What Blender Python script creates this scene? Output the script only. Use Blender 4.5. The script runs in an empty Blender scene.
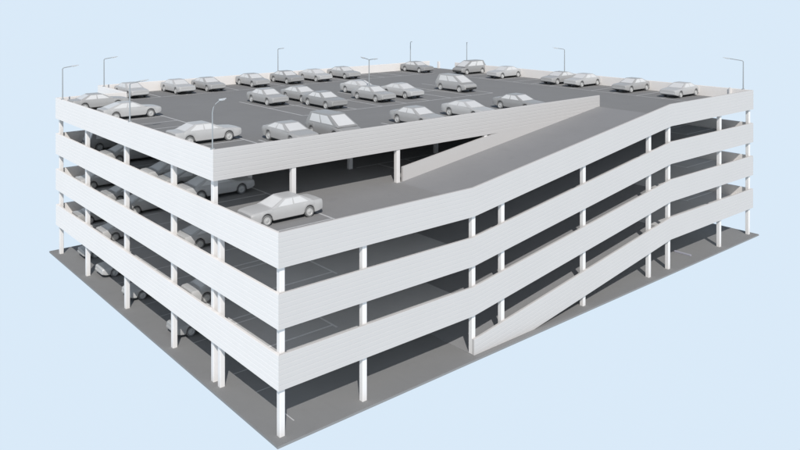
import bpy, bmesh, math, random
from mathutils import Vector, Matrix

random.seed(7)
S = bpy.context.scene
COL = S.collection

# ------------------------------------------------------------------ camera
cd = bpy.data.cameras.new('camera')
cam = bpy.data.objects.new('camera', cd)
COL.objects.link(cam)
S.camera = cam
cam.location = (-19.416, -32.100, 21.662)
cam.rotation_euler = (math.radians(90 - 0.38), 0.0, math.radians(49.5266 - 90))
cd.sensor_fit = 'HORIZONTAL'
cd.sensor_width = 36.0
cd.lens = 762.31 / 800.0 * 36.0
cd.shift_x = -2.98 / 800.0
cd.shift_y = -223.08 / 800.0
cd.clip_end = 2000.0

# ------------------------------------------------------------------ light
SUN_EL = math.radians(42.0)
SUN_DIR = Vector((-0.56 * math.cos(SUN_EL), -0.8285 * math.cos(SUN_EL), math.sin(SUN_EL)))   # towards the sun
sd = bpy.data.lights.new('sun', 'SUN')
sd.energy = 3.1
sd.angle = math.radians(0.5)
sd.color = (1.0, 0.97, 0.93)
sun = bpy.data.objects.new('sun', sd)
COL.objects.link(sun)
sun.rotation_euler = SUN_DIR.to_track_quat('Z', 'Y').to_euler()
sun.location = (-30, -40, 60)

W = bpy.data.worlds.new('World')
S.world = W
W.use_nodes = True
nt = W.node_tree
nt.nodes.clear()
N = nt.nodes.new
out = N('ShaderNodeOutputWorld')
sky = N('ShaderNodeTexSky')
sky.sky_type = 'NISHITA'
sky.sun_disc = False
sky.sun_elevation = SUN_EL
sky.sun_rotation = math.atan2(SUN_DIR.x, SUN_DIR.y)
bg_sky = N('ShaderNodeBackground')
bg_sky.inputs['Strength'].default_value = 0.06
bg_haze = N('ShaderNodeBackground')
bg_haze.inputs['Color'].default_value = (0.700, 0.823, 0.943, 1)      # the even pale blue surround
bg_haze.inputs['Strength'].default_value = 1.0
tc = N('ShaderNodeTexCoord')
sep = N('ShaderNodeSeparateXYZ')
ramp_n = N('ShaderNodeMapRange')
ramp_n.inputs['From Min'].default_value = 0.15
ramp_n.inputs['From Max'].default_value = 0.6
mixw = N('ShaderNodeMixShader')
L = nt.links.new
L(tc.outputs['Generated'], sep.inputs[0])
L(sep.outputs['Z'], ramp_n.inputs['Value'])
L(ramp_n.outputs[0], mixw.inputs['Fac'])
L(sky.outputs[0], bg_sky.inputs['Color'])
L(bg_haze.outputs[0], mixw.inputs[1])
L(bg_sky.outputs[0], mixw.inputs[2])
L(mixw.outputs[0], out.inputs['Surface'])

S.view_settings.view_transform = 'Standard'
S.view_settings.look = 'None'
S.view_settings.exposure = 0.0
S.view_settings.gamma = 1.0
S.view_settings.use_curve_mapping = False
S.cycles.max_bounces = 16
S.cycles.diffuse_bounces = 12

# ------------------------------------------------------------------ materials
def material(name, rgb, rough=0.7, var=0.06, scale=1.5, metal=0.0, spec=0.3, bump=0.0, fine=0.0, streak=0.0, stain=0.0):
    m = bpy.data.materials.new(name)
    m.use_nodes = True
    t = m.node_tree
    b = t.nodes['Principled BSDF']
    b.inputs['Roughness'].default_value = rough
    b.inputs['Metallic'].default_value = metal
    b.inputs['Specular IOR Level'].default_value = spec
    co = t.nodes.new('ShaderNodeTexCoord')
    no = t.nodes.new('ShaderNodeTexNoise')
    no.inputs['Scale'].default_value = scale
    no.inputs['Detail'].default_value = 6
    no.inputs['Roughness'].default_value = 0.65
    t.links.new(co.outputs['Object'], no.inputs['Vector'])
    cr = t.nodes.new('ShaderNodeMapRange')
    cr.inputs['From Min'].default_value = 0.3
    cr.inputs['From Max'].default_value = 0.7
    cr.inputs['To Min'].default_value = 1 - var
    cr.inputs['To Max'].default_value = 1 + var
    t.links.new(no.outputs[0], cr.inputs['Value'])
    last = cr.outputs[0]
    if fine:
        n2 = t.nodes.new('ShaderNodeTexNoise')
        n2.inputs['Scale'].default_value = 28
        n2.inputs['Detail'].default_value = 3
        t.links.new(co.outputs['Object'], n2.inputs['Vector'])
        c2 = t.nodes.new('ShaderNodeMapRange')
        c2.inputs['To Min'].default_value = 1 - fine
        c2.inputs['To Max'].default_value = 1 + fine
        t.links.new(n2.outputs[0], c2.inputs['Value'])
        mu = t.nodes.new('ShaderNodeMath')
        mu.operation = 'MULTIPLY'
        t.links.new(last, mu.inputs[0])
        t.links.new(c2.outputs[0], mu.inputs[1])
        last = mu.outputs[0]
    def times(a, b_):
        mu = t.nodes.new('ShaderNodeMath')
        mu.operation = 'MULTIPLY'
        t.links.new(a, mu.inputs[0])
        t.links.new(b_, mu.inputs[1])
        return mu.outputs[0]
    def extra(scale_vec, sc, f0, f1, t0, t1, detail=4):
        mp = t.nodes.new('ShaderNodeMapping')
        mp.inputs['Scale'].default_value = scale_vec
        t.links.new(co.outputs['Object'], mp.inputs['Vector'])
        n = t.nodes.new('ShaderNodeTexNoise')
        n.inputs['Scale'].default_value = sc
        n.inputs['Detail'].default_value = detail
        t.links.new(mp.outputs[0], n.inputs['Vector'])
        c = t.nodes.new('ShaderNodeMapRange')
        c.inputs['From Min'].default_value = f0
        c.inputs['From Max'].default_value = f1
        c.inputs['To Min'].default_value = t0
        c.inputs['To Max'].default_value = t1
        t.links.new(n.outputs[0], c.inputs['Value'])
        return c.outputs[0]
    if streak:        # rain streaks running down
        last = times(last, extra((1, 1, 0.06), 5.0, 0.35, 0.65, 1 - streak, 1 + streak * 0.5))
    if stain:         # oil and tyre stains
        last = times(last, extra((1, 1, 1), 0.9, 0.60, 0.70, 1.0, 1 - stain, 5))
        last = times(last, extra((1, 0.12, 1), 2.2, 0.56, 0.74, 1.0, 1 - stain * 0.6, 3))
    vm = t.nodes.new('ShaderNodeVectorMath')
    vm.operation = 'SCALE'
    vm.inputs[0].default_value = rgb
    t.links.new(last, vm.inputs['Scale'])
    t.links.new(vm.outputs[0], b.inputs['Base Color'])
    if bump:
        bu = t.nodes.new('ShaderNodeBump')
        bu.inputs['Strength'].default_value = bump
        bu.inputs['Distance'].default_value = 0.02
        t.links.new(no.outputs[0], bu.inputs['Height'])
        t.links.new(bu.outputs[0], b.inputs['Normal'])
    return m

M = {
    'panel_lit_tone': material('panel_white_lit_tone', (0.865, 0.830, 0.800), 0.65, 0.012, 0.3, spec=0.1),  # whiter left bands: the side's stronger light is painted into the colour
    'panel_dim_tone': material('panel_grey_dim_tone', (0.580, 0.562, 0.547), 0.65, 0.012, 0.3, spec=0.1),  # front bands: weaker light painted in as a greyer tone
    'column': material('column_concrete', (0.82, 0.795, 0.775), 0.7, 0.02, 1.0, spec=0.1, streak=0.01),
    'deck': material('deck_asphalt', (0.252, 0.250, 0.248), 0.85, 0.03, 0.35, fine=0.10, stain=0.03),
    'ramp': material('ramp_concrete', (0.285, 0.284, 0.288), 0.85, 0.03, 0.35, fine=0.10, stain=0.03),
    'lower': material('lower_deck_concrete', (0.280, 0.277, 0.276), 0.85, 0.03, 0.35, fine=0.10, stain=0.03),
    'inner': material('inner_deck_fill_tone', (0.54, 0.535, 0.53), 0.85, 0.03, 0.35, fine=0.10, stain=0.03),  # floors made paler, painting fill light into the covered levels
    'soffit': material('soffit_bounce_white', (0.86, 0.85, 0.84), 0.8, 0.03, 0.5),  # unseen undersides whitened to bounce light into the storeys
    'ground': material('ground_asphalt', (0.252, 0.251, 0.250), 0.9, 0.03, 0.3, fine=0.10, stain=0.03),
    'paint': material('bay_line_paint', (0.56, 0.56, 0.56), 0.7, 0.10, 3.0),
    'paint_in': material('bay_line_fill_bright', (0.80, 0.80, 0.80), 0.7, 0.08, 3.0),  # brighter copy of the line paint stands in for fill light indoors
    'steel': material('galvanised_steel', (0.36, 0.38, 0.39), 0.5, 0.05, 4.0, spec=0.4),
    'lamp': material('lamp_housing', (0.6, 0.62, 0.63), 0.4, 0.03, 4.0),
    'tyre': material('tyre_rubber', (0.22, 0.22, 0.22), 0.8, 0.1, 6.0),
    'rim': material('wheel_rim', (0.55, 0.55, 0.54), 0.35, 0.03, 6.0, spec=0.5),
    'under': material('underbody', (0.05, 0.05, 0.05), 0.8, 0.1, 4.0),
    'glass_l': material('pale_car_glass', (0.72, 0.72, 0.715), 0.15, 0.02, 2.0, spec=0.6),
    'stop': material('wheel_stop_concrete', (0.38, 0.38, 0.43), 0.8, 0.06, 3.0),
}
CAR_PAINT = {
    'white': material('car_paint_white', (0.52, 0.517, 0.51), 0.35, 0.015, 2.0, spec=0.5),
    'silver': material('car_paint_silver', (0.42, 0.417, 0.41), 0.35, 0.015, 2.0, spec=0.5),
    'grey': material('car_paint_grey', (0.345, 0.343, 0.338), 0.35, 0.015, 2.0, spec=0.5),
}

# ------------------------------------------------------------------ helpers
def link(name, bm, mat, parent=None, smooth=False):
    me = bpy.data.meshes.new(name)
    bmesh.ops.recalc_face_normals(bm, faces=bm.faces[:])
    bm.to_mesh(me)
    bm.free()
    for m in (mat if isinstance(mat, (list, tuple)) else [mat]):
        me.materials.append(m)
    if smooth:
        for p in me.polygons:
            p.use_smooth = True
    o = bpy.data.objects.new(name, me)
    COL.objects.link(o)
    if parent is not None:
        o.parent = parent
    return o

def thing(name, label, cat, loc=(0, 0, 0), rz=0.0, group=None):
    o = bpy.data.objects.new(name, None)
    o.empty_display_size = 0.3
    COL.objects.link(o)
    o.location = loc
    o.rotation_euler = (0, 0, rz)
    o['label'] = label
    o['category'] = cat
    if group:
        o['group'] = group
    return o

def copy_tree(o, parent=None):
    c = o.copy()
    COL.objects.link(c)
    if parent is not None:
        c.parent = parent
    for ch in list(o.children):
        copy_tree(ch, c)
    return c

def box(bm, x0, x1, y0, y1, z0, z1):
    vs = [bm.verts.new(p) for p in ((x0, y0, z0), (x1, y0, z0), (x1, y1, z0), (x0, y1, z0),
                                    (x0, y0, z1), (x1, y0, z1), (x1, y1, z1), (x0, y1, z1))]
    fs = [(0, 1, 2, 3), (4, 7, 6, 5), (0, 4, 5, 1), (1, 5, 6, 2), (2, 6, 7, 3), (3, 7, 4, 0)]
    return [bm.faces.new([vs[i] for i in f]) for f in fs]

def bevel_all(bm, w, seg=2):
    bmesh.ops.bevel(bm, geom=bm.edges[:], offset=w, segments=seg, affect='EDGES', profile=0.6, clamp_overlap=True)

def prism(bm, poly, z0, z1):
    lo = [bm.verts.new((x, y, z0)) for x, y in poly]
    hi = [bm.verts.new((x, y, z1)) for x, y in poly]
    n = len(poly)
    bm.faces.new(lo[::-1])
    bm.faces.new(hi)
    for i in range(n):
        j = (i + 1) % n
        bm.faces.new((lo[i], lo[j], hi[j], hi[i]))

def tube(bm, pts, r, n=10):
    rings = []
    for i, p in enumerate(pts):
        p = Vector(p)
        a = Vector(pts[max(i - 1, 0)])
        b = Vector(pts[min(i + 1, len(pts) - 1)])
        d = (b - a).normalized()
        up = Vector((0, 0, 1)) if abs(d.z) < 0.9 else Vector((1, 0, 0))
        s = d.cross(up).normalized()
        t = s.cross(d)
        rr = r[i] if isinstance(r, (list, tuple)) else r
        rings.append([bm.verts.new(p + (s * math.cos(2 * math.pi * k / n) + t * math.sin(2 * math.pi * k / n)) * rr) for k in range(n)])
    for a, b in zip(rings, rings[1:]):
        for k in range(n):
            bm.faces.new((a[k], a[(k + 1) % n], b[(k + 1) % n], b[k]))
    bm.faces.new(rings[0][::-1])
    bm.faces.new(rings[-1])

# ------------------------------------------------------------------ garage dimensions (metres)
H = 3.0
def FL(k):                       # floor height of level k
    return 3.0 * k + 0.2 if k > 0 else 0.0
LX, DY, WY = 50.0, 35.84, 6.9    # length, depth of the main block, width of the ramp strip
X1, X2 = 13.6, 35.95             # foot and head of the ramps
BX, BY = 5.8, 42.7               # the rear strip starts at BX and ends at BY
LO, HI = -0.79, 0.96             # parapet below and above its floor
T = 0.18                         # parapet thickness
RAISE = 0.0

# ------------------------------------------------------------------ ground
bm = bmesh.new()
prism(bm, [(-0.28, -0.38), (50.35, -0.38), (50.35, 43.2), (5.4, 43.2), (5.4, 36.75), (-0.28, 36.75)], -0.12, 0.0)
ground = link('ground', bm, M['ground'])
ground['kind'] = 'structure'

# ------------------------------------------------------------------ the garage
garage = thing('parking_garage', 'four storey open parking garage with white banded parapets, ramps and grey decks', 'parking garage', (0, 0, 0))

def profile(lo, hi, boards=7, gd=0.0065, gw=0.055):
    pts = [(0.0, lo)]
    for i in range(1, boards):
        z = LO + (HI - LO) * i / boards
        if z - gw < lo or z + gw > hi:
            continue
        pts += [(0.0, z - gw / 2), (-gd, z - gw / 5), (-gd, z + gw / 5), (0.0, z + gw / 2)]
    pts += [(-0.004, hi - 0.02), (-0.02, hi), (-T + 0.02, hi), (-T, hi - 0.02), (-T, lo)]
    return pts

def parapet(path, nrm, mat, mitre=(0, 0), zmin=None, capped=(True, True), name='parapet', lo=LO, hi=HI):
    """path: (x, y, floor z) points in one vertical plane; nrm: outward normal (x, y)."""
    bm = bmesh.new()
    prof = profile(lo, hi)
    d = Vector((path[-1][0] - path[0][0], path[-1][1] - path[0][1], 0)).normalized()
    nv = Vector((nrm[0], nrm[1], 0))
    rings = []
    for i, p in enumerate(path):
        ring = []
        for u, z in prof:
            zz = p[2] + z
            if zmin is not None:
                zz = max(zz, zmin)
            sh = 0.0
            if i == 0:
                sh = -mitre[0] * u
            if i == len(path) - 1:
                sh = mitre[1] * u
            ring.append(bm.verts.new(Vector((p[0], p[1], zz)) + nv * u + d * sh))
        rings.append(ring)
    n = len(prof)
    for a, b in zip(rings, rings[1:]):
        for k in range(n):
            f = bm.faces.new((a[k], a[(k + 1) % n], b[(k + 1) % n], b[k]))
            if k == n - 2:
                f.material_index = 1  # inner face whitened, out of view on the front, to bounce light inside
    if capped[0]:
        bm.faces.new(rings[0][::-1])
    if capped[1]:
        bm.faces.new(rings[-1])
    return link(name, bm, [mat, M['panel_lit_tone']], garage)

def cut_parapet(x0, x1, y, zlo, zhi, mat, steps=24, name='ramp_parapet'):
    """inner ramp parapet: bottom zlo(x), top zhi(x), outward -y."""
    bm = bmesh.new()
    rings = []
    for i in range(steps + 1):
        x = x0 + (x1 - x0) * i / steps
        a, b = zlo(x), max(zhi(x), zlo(x) + 0.01)
        rings.append([bm.verts.new(v) for v in ((x, y, a), (x, y, b), (x, y + T, b), (x, y + T, a))])
    for a, b in zip(rings, rings[1:]):
        for k in range(4):
            bm.faces.new((a[k], a[(k + 1) % 4], b[(k + 1) % 4], b[k]))
    bm.faces.new(rings[0][::-1])
    bm.faces.new(rings[-1])
    return link(name, bm, mat, garage)

DIM_PANEL, LIT_PANEL = M['panel_dim_tone'], M['panel_lit_tone']

# decks
decks = {}
TH = 0.34
for k in range(1, 5):
    z = FL(k)
    e = 0.1
    poly = [(e, WY + e), (e, DY - e), (BX + e, DY - e), (BX + e, BY - e), (LX - e, BY - e), (LX - e, e), (X2, e), (X2, WY + e)]
    if k <= 3:
        poly = [(e, e), (e, DY - e), (BX + e, DY - e), (BX + e, BY - e), (LX - e, BY - e), (LX - e, e), (X2, e), (X2, WY + e), (X1, WY + e), (X1, e)]
    bm = bmesh.new()
    prism(bm, poly, z - TH, z)
    for f in bm.faces:
        if f.calc_center_median().z < z - TH + 0.01:
            f.material_index = 1
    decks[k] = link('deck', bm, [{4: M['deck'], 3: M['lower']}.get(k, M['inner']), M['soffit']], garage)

# ramps: one per storey, from level k-1 at X1 up to level k at X2
def rz(k, x):
    return FL(k - 1) + (FL(k) - FL(k - 1)) * min(max((x - X1) / (X2 - X1), 0), 1)
for k in range(1, 5):
    bm = bmesh.new()
    a, b = X1 + 0.003, X2 - 0.003
    ys = (0.1, WY - 0.003)
    za, zb = rz(k, a), rz(k, b)
    if k == 1:
        za = 0.03
    vs = []
    for x, zt in ((a, za), (b, zb)):
        for y in ys:
            vs.append(bm.verts.new((x, y, zt)))
            vs.append(bm.verts.new((x, y, max(zt - TH, -0.05))))
    for f in ((0, 4, 6, 2), (1, 3, 7, 5), (0, 1, 5, 4), (2, 6, 7, 3), (0, 2, 3, 1), (4, 5, 7, 6)):
        bm.faces.new([vs[i] for i in f])
    bm.faces.ensure_lookup_table()
    bm.faces[1].material_index = 1
    link('ramp', bm, [M['ramp'], M['soffit']], garage)

# front parapets: level j on the left, up the ramp, level j+1 on the right
for j in range(0, 4):
    pts = [] if j == 0 else [(0, 0, FL(j))]
    if j == 0:
        xs = [X1 + 0.02 + (X2 - X1 - 0.02) * i / 16 for i in range(17)]
        pts = [(x, 0, rz(1, x)) for x in xs]
        pts.append((LX, 0, FL(1)))
        parapet(pts, (0, -1), DIM_PANEL, mitre=(0, 1), zmin=0.012, capped=(True, False))
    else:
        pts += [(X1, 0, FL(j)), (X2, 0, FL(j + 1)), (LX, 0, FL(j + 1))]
        parapet(pts, (0, -1), DIM_PANEL, mitre=(1, 1), capped=(False, False))

# parapets of the other sides, per level
for k in range(1, 5):
    z = FL(k)
    y0 = WY if k == 4 else 0.0
    parapet([(0, y0, z), (0, DY, z)], (-1, 0), LIT_PANEL, mitre=(1, 1), capped=(False, False))
    ye = 38.7 if k == 4 else BY
    parapet([(LX, 0, z), (LX, ye, z)], (1, 0), LIT_PANEL, mitre=(1, 0 if k == 4 else 1), capped=(False, k == 4))
    parapet([(0, DY, z), (BX + T, DY, z)], (0, 1), LIT_PANEL, mitre=(1, 0), capped=(False, True))
    parapet([(BX, DY + 0.003, z), (BX, BY, z)], (-1, 0), LIT_PANEL, mitre=(0, 1), capped=(True, False))
    xe = 48.9 if k == 4 else LX
    parapet([(BX, BY, z), (xe, BY, z)], (0, 1), LIT_PANEL, mitre=(1, 0 if k == 4 else 1), capped=(False, k == 4))
    # edge of the main deck above the ramp
    xa = 0.0 if k == 4 else X1 + 0.02
    xb = 36.2 if k == 4 else X2 - 0.01
    parapet([(xa, WY, z), (xb, WY, z)], (0, -1), DIM_PANEL, mitre=(1 if k == 4 else 0, 0), capped=(k != 4, True), hi=HI if k == 4 else -0.004)
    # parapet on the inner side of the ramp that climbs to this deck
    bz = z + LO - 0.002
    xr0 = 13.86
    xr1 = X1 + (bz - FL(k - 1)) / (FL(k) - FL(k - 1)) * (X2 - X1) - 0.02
    cut_parapet(xr0, xr1, WY, lambda x: max(rz(k, x) - 0.25, FL(k - 1) + 0.012), lambda x: min(rz(k, x) + HI, bz), DIM_PANEL)

# small posts at the two roof corners
bm = bmesh.new()
box(bm, 49.62, 49.9, 41.55, 41.8, FL(4), FL(4) + 0.9)
link('corner_post', bm, M['column'], garage)
bm = bmesh.new()
box(bm, 49.66, 49.815, 2.0, 2.15, FL(4), FL(4) + 1.03)
link('corner_post', bm, M['column'], garage)

# columns
CW = 0.15
def column(x, y, ztop):
    bm = bmesh.new()
    box(bm, x - CW, x + CW, y - CW, y + CW, 0.004, ztop)
    vert = [e for e in bm.edges if abs(e.verts[0].co.z - e.verts[1].co.z) > 1]
    bmesh.ops.bevel(bm, geom=vert, offset=0.02, segments=1, affect='EDGES')
    return link('column', bm, M['column'], garage)

R4 = FL(4) - 0.2
for x in (0.34, 5.45, 13.78):
    column(x, 0.34, FL(3) - 0.2)
for x in (16.4, 24.85, 33.2):
    column(x, 0.34, rz(4, x) - 0.2)
for x in (36.0, 44.3, 49.66):
    column(x, 0.34, R4)
column(0.34, 6.62, FL(3) - 0.2)
for y in (7.42, 12.85, 20.65, 28.8, 35.5):
    column(0.34, y, R4)
for x in (5.3, 13.5, 22.0, 30.4, 38.8, 44.3):
    for y in (7.09, 12.4, 20.6, 28.8, 35.5, 42.36):
        if x == 5.3 and y > 36:
            continue
        column(x, y, R4)
for y in (7.09, 12.4, 20.6, 28.8, 35.5, 42.36):
    column(49.66, y, R4)
column(6.15, 42.36, R4)

# painted bay lines
def lines_mesh(segs, z, parent, w=0.11, mat='paint'):
    bm = bmesh.new()
    for i, (x0, y0, x1, y1) in enumerate(segs):
        zz = z + 0.004 + 0.0015 * (0 if abs(y1 - y0) > abs(x1 - x0) else 1)
        if abs(x1 - x0) > abs(y1 - y0):
            c = [(x0, y0 - w / 2), (x1, y0 - w / 2), (x1, y0 + w / 2), (x0, y0 + w / 2)]
        else:
            c = [(x0 - w / 2, y0), (x0 + w / 2, y0), (x0 + w / 2, y1), (x0 - w / 2, y1)]
        bm.faces.new([bm.verts.new((x, y, zz)) for x, y in c])
    return link('bay_lines', bm, M[mat], parent)

P = 2.6
def bays(k):
    s = []
    # left row
    ya, yb = (8.0, 34.9)
    s.append((5.35, 8.0 if k == 4 else 2.6, 5.35, 34.9))
    y = 10.5 if k == 4 else 10.2
    while y < 35:
        s.append((0.35, y, 5.35, y))
        y += P
    if k <= 3:
        s += [(0.35, 3.0, 5.3, 3.0), (0.35, 6.7, 5.3, 6.7), (0.35, 7.35, 5.3, 7.35)]
    # front row along the edge of the main deck
    if k == 4:
        x = 6.0
        while x < 33:
            s.append((x, 7.3, x, 12.4))
            x += P
    else:
        s.append((14.0, 12.3, 34.0, 12.3))
        x = 16.0
        while x < 34:
            s.append((x, 7.4, x, 12.3))
            x += P
    # island
    s.append((13.9, 19.2, 13.9, 29.7))
    s.append((36.0, 19.2, 36.0, 29.7))
    s.append((13.9, 19.2, 36.0, 19.2))
    s.append((13.9, 24.45, 36.0, 24.45))
    x = 13.9 + P
    while x < 35.5:
        s.append((x, 19.2, x, 29.7))
        x += 2.76
    # rear row
    s.append((7.2, 37.5, 45.0, 37.5))
    x = 7.2
    while x < 46:
        s.append((x, 37.5, x, 42.4))
        x += 2.72
    # right row
    s.append((44.9, 3.5, 44.9, 35.5))
    y = 3.7
    while y < 36:
        s.append((44.9, y, 49.7, y))
        y += P
    return s
for k in range(1, 5):
    lines_mesh(bays(k), FL(k), decks[k], 0.14, 'paint_in' if k < 3 else 'paint')
gs = []
y = 4.8
while y < 35.5:
    gs.append((1.5, y, 6.2, y))
    y += P
gs.append((1.55, 1.05, 1.55, 2.3))
lines_mesh(gs, 0.0, ground, 0.07)

# ------------------------------------------------------------------ cars
def lerp(a, b, t):
    return a + (b - a) * t

def interp(tab, x):
    for (xa, va), (xb, vb) in zip(tab, tab[1:]):
        if xa <= x <= xb:
            t = (x - xa) / (xb - xa)
            return va + (vb - va) * t
    return tab[0][1] if x < tab[0][0] else tab[-1][1]

WR = 0.30      # wheel radius
SPEC = {
    'sedan': dict(L=4.62, W=1.76, wb=(-1.38, 1.36),
                  top=[(-2.31, 0.80), (-2.28, 0.855), (-2.2, 0.875), (-1.4, 0.885), (0.0, 0.885), (0.9, 0.865), (1.7, 0.815), (2.15, 0.775), (2.27, 0.745), (2.31, 0.69)],
                  base=(-1.78, 1.08), roof=(-0.86, 0.12), zb=0.865, zr=1.285, tuck=0.20),
    'fastback': dict(L=4.55, W=1.76, wb=(-1.34, 1.38),
                  top=[(-2.275, 0.80), (-2.245, 0.85), (-2.15, 0.872), (-1.2, 0.885), (0.0, 0.875), (0.9, 0.85), (1.7, 0.80), (2.12, 0.755), (2.235, 0.725), (2.275, 0.67)],
                  base=(-2.08, 1.12), roof=(-0.76, 0.08), zb=0.855, zr=1.265, tuck=0.21),
    'minivan': dict(L=4.4, W=1.8, wb=(-1.35, 1.35),
                  top=[(-2.2, 0.82), (-2.16, 0.90), (-2.05, 0.94), (0.0, 0.95), (1.2, 0.93), (1.85, 0.84), (2.08, 0.77), (2.16, 0.71), (2.2, 0.63)],
                  base=(-2.1, 1.75), roof=(-1.75, 0.40), zb=0.92, zr=1.60, tuck=0.17),
}

def arch(x, wb, z0):
    z = z0
    for xc in wb:
        r = WR + 0.04
        if abs(x - xc) < r:
            z = max(z, WR + math.sqrt(r * r - (x - xc) ** 2))
    return z

def build_car(kind, paint, name, label, group):
    sp = SPEC[kind]
    root = thing(name, label, 'car', (0, 0, 0), 0, group)
    hl, hw = sp['L'] / 2, sp['W'] / 2
    # lower body
    xs = set()
    n = 48
    for i in range(n + 1):
        xs.add(round(-hl + sp['L'] * i / n, 4))
    for xc in sp['wb']:
        for d in (-1, 1):
            xs.add(round(xc + d * (WR + 0.039), 4))
            xs.add(round(xc + d * (WR + 0.02), 4))
    for x in (-hl + 0.03, hl - 0.03):
        xs.add(round(x, 4))
    xs = sorted(xs)
    bm = bmesh.new()
    rings = []
    for x in xs:
        e = max(0, (abs(x) - (hl - 0.55)) / 0.55)
        w = hw * (1 - 0.075 * e ** 2.6)
        if abs(x) > hl - 0.02:
            w *= 0.95
        zt = interp(sp['top'], x)
        zbm = arch(x, sp['wb'], 0.21 + 0.12 * e ** 2)
        zbm = min(zbm, zt - 0.1)
        zm = lerp(zbm, zt, 0.45)
        half = [(w * 0.90, zbm), (w * 0.985, min(zbm + 0.05, zm)), (w, zm), (w * 0.975, lerp(zm, zt, 0.6)), (w * 0.93, zt - 0.035), (w * 0.86, zt), (w * 0.45, zt + 0.018)]
        ring = [(y, z) for y, z in half] + [(0.0, zt + 0.024)] + [(-y, z) for y, z in half[::-1]]
        rings.append([bm.verts.new((x, y, z)) for y, z in ring])
    m = len(rings[0])
    for a, b in zip(rings, rings[1:]):
        for k in range(m):
            f = bm.faces.new((a[k], a[(k + 1) % m], b[(k + 1) % m], b[k]))
            if k == m - 1:
                f.material_index = 1
    bm.faces.new(rings[0][::-1])
    bm.faces.new(rings[-1])
    body = link('body', bm, [paint, M['under']], root, smooth=True)
    body.data.set_sharp_from_angle(angle=math.radians(18))
    # cabin (pillars and roof): a tapered block
    b0, b1 = sp['base']
    r0, r1 = sp['roof']
    zb, zr = sp['zb'] - 0.02, sp['zr']
    wb_, wr_ = hw * 0.93, hw * 0.93 - sp['tuck']
    B = [Vector((b0, -wb_, zb)), Vector((b1, -wb_, zb)), Vector((b1, wb_, zb)), Vector((b0, wb_, zb))]
    R = [Vector((r0, -wr_, zr)), Vector((r1, -wr_, zr)), Vector((r1, wr_, zr)), Vector((r0, wr_, zr))]
    bm = bmesh.new()
    vb = [bm.verts.new(p) for p in B]
    vr = [bm.verts.new(p) for p in R]
    bm.faces.new(vb[::-1])
    bm.faces.new(vr)
    for i in range(4):
        j = (i + 1) % 4
        bm.faces.new((vb[i], vb[j], vr[j], vr[i]))
    ed = [e for e in bm.edges if not (e.verts[0].co.z < zb + 0.01 and e.verts[1].co.z < zb + 0.01)]
    bmesh.ops.bevel(bm, geom=ed, offset=0.04, segments=2, affect='EDGES', profile=0.5)
    roof = link('roof', bm, paint, root, smooth=True)
    roof.data.set_sharp_from_angle(angle=math.radians(14))
    # glazing: slim panes lying just proud of the cabin faces
    def pane(name, quad, u0, u1, v0, v1, split=None, top=(None, None)):
        a, b, c, d = quad        # bottom a->b, top d->c
        nrm = (b - a).cross(d - a).normalized()
        bm = bmesh.new()
        def at(u, v):
            return a.lerp(b, u).lerp(d.lerp(c, u), v)
        parts = [(u0, u1)] if not split else [(u0, split - 0.02), (split + 0.02, u1)]
        for (p, q) in parts:
            cs = [at(p, v0), at(q, v0), at(q, v1), at(p, v1)]
            lo = [bm.verts.new(v + nrm * 0.001) for v in cs]
            hi = [bm.verts.new(v + nrm * 0.010) for v in cs]
            bm.faces.new(hi)
            for i in range(4):
                j = (i + 1) % 4
                bm.faces.new((lo[i], lo[j], hi[j], hi[i]))
        return link(name, bm, M['glass_l'], root)
    pane('windscreen', (B[1], B[2], R[2], R[1]), 0.09, 0.91, 0.12, 0.90)
    pane('rear_window', (B[3], B[0], R[0], R[3]), 0.10, 0.90, 0.18, 0.88)
    pane('side_window', (B[0], B[1], R[1], R[0]), 0.12, 0.88, 0.14, 0.86, 0.5)
    pane('side_window', (B[2], B[3], R[3], R[2]), 0.12, 0.88, 0.14, 0.86, 0.5)
    # bumpers
    for s in (-1, 1):
        bm = bmesh.new()
        box(bm, min(s * (hl - 0.10), s * (hl + 0.05)), max(s * (hl - 0.10), s * (hl + 0.05)), -hw * 0.82, hw * 0.82, 0.36, 0.50)
        bevel_all(bm, 0.03)
        link('bumper', bm, M['under'] if kind == 'minivan' else paint, root)
    # lights
    for s in (-1, 1):
        bm = bmesh.new()
        box(bm, hl - 0.10, hl - 0.005, s * hw * 0.62 - 0.16, s * hw * 0.62 + 0.16, 0.505, 0.575)
        link('headlight', bm, M['glass_l'], root)
        bm = bmesh.new()
        box(bm, -hl - 0.012, -hl + 0.08, s * hw * 0.64 - 0.15, s * hw * 0.64 + 0.15, 0.58, 0.69)
        link('tail_light', bm, M['steel'], root)
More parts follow.
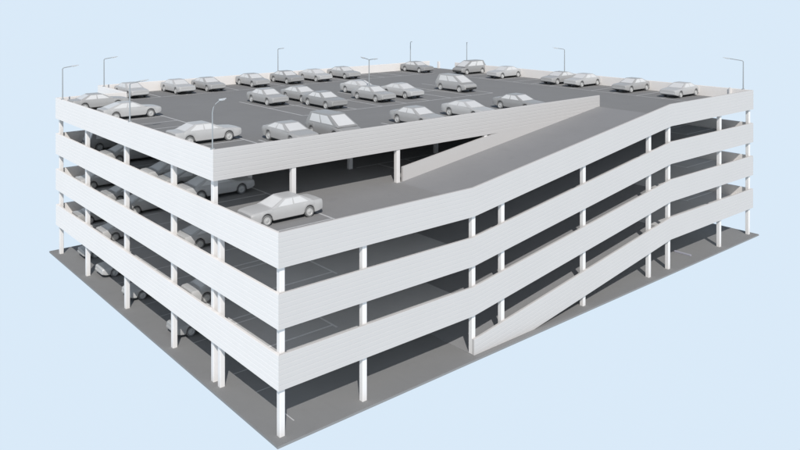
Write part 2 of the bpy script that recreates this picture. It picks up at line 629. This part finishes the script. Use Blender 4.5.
    # wheels
    for xc in sp['wb']:
        for s in (-1, 1):
            y1 = s * (hw - 0.015)
            y0 = s * (hw - 0.205)
            bm = bmesh.new()
            ring = []
            prof = [(0.20, y1 - s * 0.03), (WR - 0.03, y1), (WR, y1 - s * 0.03), (WR, y0 + s * 0.03), (WR - 0.04, y0), (0.02, y0)]
            nn = 24
            for r, y in prof:
                ring.append([bm.verts.new((xc + r * math.cos(2 * math.pi * k / nn), y, WR + r * math.sin(2 * math.pi * k / nn))) for k in range(nn)])
            for a, b in zip(ring, ring[1:]):
                for k in range(nn):
                    bm.faces.new((a[k], a[(k + 1) % nn], b[(k + 1) % nn], b[k]))
            bm.faces.new(ring[-1])
            wh = link('wheel', bm, M['tyre'], root)
            bm = bmesh.new()
            prof = [(0.212, y1 - s * 0.022), (0.20, y1 - s * 0.004), (0.17, y1 - s * 0.035), (0.07, y1 - s * 0.02), (0.05, y1 - s * 0.0)]
            ring = []
            for r, y in prof:
                ring.append([bm.verts.new((xc + r * math.cos(2 * math.pi * k / nn), y, WR + r * math.sin(2 * math.pi * k / nn))) for k in range(nn)])
            for a, b in zip(ring, ring[1:]):
                for k in range(nn):
                    bm.faces.new((a[k], a[(k + 1) % nn], b[(k + 1) % nn], b[k]))
            bm.faces.new(ring[-1])
            link('rim', bm, M['rim'], wh)
    return root

PROTO = {}
def car(kind, paint, x, y, lvl, head, label, group):
    key = (kind, paint)
    if key not in PROTO:
        o = build_car(kind, CAR_PAINT[paint], {'sedan': 'sedan_car', 'fastback': 'fastback_car', 'minivan': 'minivan'}[kind], label, group)
        PROTO[key] = o
    else:
        o = copy_tree(PROTO[key])
    o['label'] = label
    o['category'] = 'minivan' if kind == 'minivan' else 'car'
    o['group'] = group
    o.location = (x, y, FL(lvl) + 0.001)
    o.rotation_euler = (0, 0, math.radians(head))
    return o

RG = 'cars parked on the roof deck'
LG = 'cars parked on the covered levels'
GG = 'cars parked on the ground under the garage'
E_, N_, W_, S_ = 0, 90, 180, -90        # nose along +x, +y, -x, -y
ROOF = [
    ('sedan', 'white', 3.05, 14.3, E_, 'white sedan nearest the front left roof corner, behind the curved lamp'),
    ('fastback', 'white', 3.05, 27.3, E_, 'white fastback halfway along the left roof parapet, beside a lamp post'),
    ('sedan', 'silver', 2.9, 33.9, E_, 'silver sedan nearest the far end of the left roof parapet'),
    ('sedan', 'white', 8.0, 39.9, S_, 'first white sedan in the rear roof row, at its left end near the corner lamp'),
    ('sedan', 'white', 12.65, 39.9, S_, 'second white sedan from the left in the rear roof row, beside a silver fastback'),
    ('fastback', 'silver', 15.85, 39.8, S_, 'silver fastback in the rear roof row, just right of a white sedan'),
    ('sedan', 'silver', 21.1, 40.1, S_, 'silver sedan in the rear roof row, left of the lamp on the back parapet'),
    ('sedan', 'grey', 25.45, 40.3, S_, 'grey sedan in the rear roof row standing under the back parapet lamp'),
    ('fastback', 'white', 29.1, 40.1, S_, 'white fastback in the rear roof row just right of the back parapet lamp'),
    ('sedan', 'silver', 33.2, 40.3, S_, 'silver sedan in the rear roof row, behind the double armed lamp'),
    ('sedan', 'grey', 44.5, 40.1, S_, 'grey sedan alone at the right end of the rear roof row'),
    ('sedan', 'silver', 15.4, 27.3, S_, 'silver sedan at the left end of the back row of the middle island'),
    ('fastback', 'silver', 18.75, 27.0, S_, 'silver fastback in the back island row, half hidden by the car ahead'),
    ('fastback', 'white', 25.9, 27.5, S_, 'white fastback in the back row of the island, beside the double armed lamp'),
    ('sedan', 'grey', 18.1, 22.3, S_, 'grey sedan at the left end of the front row of the middle island'),
    ('sedan', 'silver', 23.85, 22.8, S_, 'silver sedan in the front row of the island, left of the white fastback'),
    ('fastback', 'white', 27.4, 22.9, S_, 'white fastback in the front row of the island, beside a silver sedan'),
    ('minivan', 'silver', 34.6, 23.0, S_, 'silver minivan with big sloping windscreen at the right end of the middle island'),
    ('fastback', 'silver', 7.3, 10.6, S_, 'silver fastback at the left end of the row behind the front roof parapet'),
    ('minivan', 'grey', 10.45, 10.2, S_, 'grey minivan behind the front roof parapet, beside the leftmost fastback there'),
    ('sedan', 'silver', 18.1, 10.2, S_, 'silver sedan in the middle of the row behind the front roof parapet'),
    ('fastback', 'white', 23.55, 10.3, S_, 'white fastback behind the front roof parapet, second car from the head of the ramp'),
    ('sedan', 'grey', 29.5, 10.2, S_, 'grey sedan behind the front roof parapet, nearest the head of the ramp'),
    ('minivan', 'grey', 48.0, 34.2, W_, 'grey minivan at the far end of the right hand roof row, by the lamp'),
    ('sedan', 'white', 47.9, 28.3, W_, 'white sedan in the right hand roof row, next to the grey minivan'),
    ('fastback', 'silver', 47.9, 20.35, W_, 'silver fastback under the lamp midway along the right hand roof parapet'),
    ('sedan', 'white', 47.9, 17.2, W_, 'white sedan in the right hand roof row, close beside the silver fastback'),
    ('sedan', 'silver', 47.9, 11.3, W_, 'silver sedan in the right hand roof row, second from the front right corner'),
    ('sedan', 'white', 47.95, 6.05, W_, 'white sedan nearest the front right roof corner, at the head of the ramp'),
]
for kind, pt, x, y, hd, lb in ROOF:
    car(kind, pt, x, y, 4, hd, lb, RG)
COVERED = [
    ('sedan', 'white', 3.15, 4.95, 3, W_, 'white sedan on the open third deck corner, at the foot of the top ramp'),
    ('sedan', 'white', 2.72, 12.0, 3, E_, 'white car on the third level behind the left parapet, nearest the front corner'),
    ('fastback', 'silver', 2.72, 15.0, 3, E_, 'silver car on the third level, second from the front along the left parapet'),
    ('sedan', 'white', 2.72, 17.7, 3, E_, 'white car on the third level, third from the front along the left parapet'),
    ('sedan', 'silver', 2.72, 25.6, 3, E_, 'silver car on the third level near the far end of the left parapet'),
    ('minivan', 'grey', 3.2, 31.4, 3, E_, 'grey minivan on the third level at the far end of the left parapet'),
    ('fastback', 'white', 2.72, 12.3, 2, E_, 'white car on the second level behind the left parapet, nearest the front corner'),
    ('sedan', 'white', 2.6, 22.0, 2, E_, 'white car on the second level midway along the left parapet'),
    ('sedan', 'silver', 2.72, 25.5, 2, E_, 'silver car on the second level, third from the front along the left parapet'),
    ('sedan', 'white', 2.72, 31.4, 2, E_, 'white car on the second level at the far end of the left parapet'),
    ('sedan', 'white', 2.72, 11.3, 1, E_, 'white car on the first level behind the left parapet, nearest the front corner'),
    ('fastback', 'white', 2.72, 26.6, 1, E_, 'white car on the first level, second from the far end of the left parapet'),
    ('sedan', 'silver', 2.72, 32.2, 1, E_, 'silver car on the first level at the far end of the left parapet'),
]
for kind, pt, x, y, lv, hd, lb in COVERED:
    car(kind, pt, x, y, lv, hd, lb, LG)
GROUND = [
    ('sedan', 'silver', 3.15, 14.4, W_, 'silver car on the ground poking out of the shade, nearest the front corner column pair'),
    ('fastback', 'white', 3.1, 22.2, W_, 'white car on the ground poking out of the shade, midway along the left side'),
    ('sedan', 'white', 3.2, 28.0, W_, 'white car on the ground poking out of the shade, second from the far left corner'),
    ('sedan', 'silver', 3.5, 33.2, W_, 'silver car on the ground nearest the far left corner column'),
]
for kind, pt, x, y, hd, lb in GROUND:
    car(kind, pt, x, y, 0, hd, lb, GG)

# ------------------------------------------------------------------ lamp posts
def lamp_post(arms, label, loc, rz_, h=2.55, name='street_lamp', curved=False, reach=0.8):
    root = thing(name, label, 'street lamp', loc, rz_, 'lamp posts around the roof deck')
    bm = bmesh.new()
    box(bm, -0.11, 0.11, -0.09, 0.09, 0.001, 0.05)
    bevel_all(bm, 0.01, 1)
    link('base_plate', bm, M['steel'], root)
    bm = bmesh.new()
    tube(bm, [(0, 0, 0.04), (0, 0, h)], [0.04, 0.03] if curved else [0.055, 0.042], 12)
    link('pole', bm, M['steel'], root)
    for s in arms:
        bm = bmesh.new()
        pts = [(0, 0, h - 0.05), (s * 0.03, 0, h + 0.03), (s * 0.12, 0, h + 0.08), (s * reach, 0, h + 0.05 + 0.15 * reach)]
        if curved:
            pts = [(0, 0, h - 0.05), (s * 0.06, 0, h + 0.22), (s * 0.2, 0, h + 0.42), (s * 0.5, 0, h + 0.62)]
        tube(bm, pts, 0.026 if curved else 0.036, 10)
        link('arm', bm, M['steel'], root)
        ex, ez = pts[-1][0], pts[-1][2]
        bm = bmesh.new()
        box(bm, -0.08, 0.34 if curved else 0.52, -0.08, 0.08, -0.04, 0.05)
        for v in bm.verts:
            if v.co.x > 0.3:
                v.co.y *= 0.6
                v.co.z *= 0.5
        bevel_all(bm, 0.02, 2)
        bmesh.ops.transform(bm, matrix=Matrix.Translation((ex, 0, ez)) @ Matrix.Rotation(0 if s > 0 else math.pi, 4, 'Z') @ Matrix.Rotation(-0.13, 4, 'Y'), verts=bm.verts[:])
        hd = link('lamp_head', bm, M['lamp'], root)
        bm = bmesh.new()
        box(bm, 0.0, 0.24 if curved else 0.36, -0.05, 0.05, -0.062, -0.041)
        bmesh.ops.transform(bm, matrix=Matrix.Translation((ex, 0, ez)) @ Matrix.Rotation(0 if s > 0 else math.pi, 4, 'Z') @ Matrix.Rotation(-0.13, 4, 'Y'), verts=bm.verts[:])
        link('lens', bm, M['glass_l'], hd)
    return root

PT = FL(4) + HI
ra = math.radians
l0 = lamp_post([1], 'street lamp on the far left corner of the roof parapet', (0.09, 34.2, PT), 0)
def lamp(label, loc, deg):
    o = copy_tree(l0)
    o['label'] = label
    o.location = loc
    o.rotation_euler = (0, 0, ra(deg))
    return o
lamp('street lamp midway along the left roof parapet, in front of a white fastback', (0.09, 19.4, PT), 0)
lamp('street lamp at the left end of the rear roof parapet, behind a white sedan', (BX + 0.09, 41.2, PT), 0)
lamp('street lamp on the rear roof parapet behind the grey sedan of the rear row', (25.75, BY - 0.09, PT), -90)
lamp('street lamp at the right end of the rear roof parapet, behind the lone grey sedan', (45.6, BY - 0.09, PT), -122)
lamp('street lamp at the far end of the right roof parapet, behind the grey minivan', (LX - 0.09, 36.6, PT), -134)
lamp('street lamp midway along the right roof parapet, behind the silver fastback', (LX - 0.09, 21.2, PT), 125)
lamp_post([1], 'street lamp on the front right corner of the roof parapet', (LX - 0.09, 0.9, PT), ra(108), reach=1.25)
lamp_post([1], 'curved street lamp at the front left roof corner, in front of a white sedan', (0.09, 7.15, PT), 0, h=2.1, curved=True)
lamp_post([1, -1], 'double armed street lamp standing in the middle parking island on the roof', (24.65, 24.45, FL(4)), ra(90), h=3.5)

# ------------------------------------------------------------------ wheel stop on the ground
bm = bmesh.new()
box(bm, -0.09, 0.09, -0.75, 0.75, 0.002, 0.13)
bevel_all(bm, 0.025, 2)
ws = link('wheel_stop', bm, M['stop'])
ws.location = (40.1, 1.35, 0.0)
ws['label'] = 'low pale concrete wheel stop lying on the ground near the right front columns'
ws['category'] = 'wheel stop'
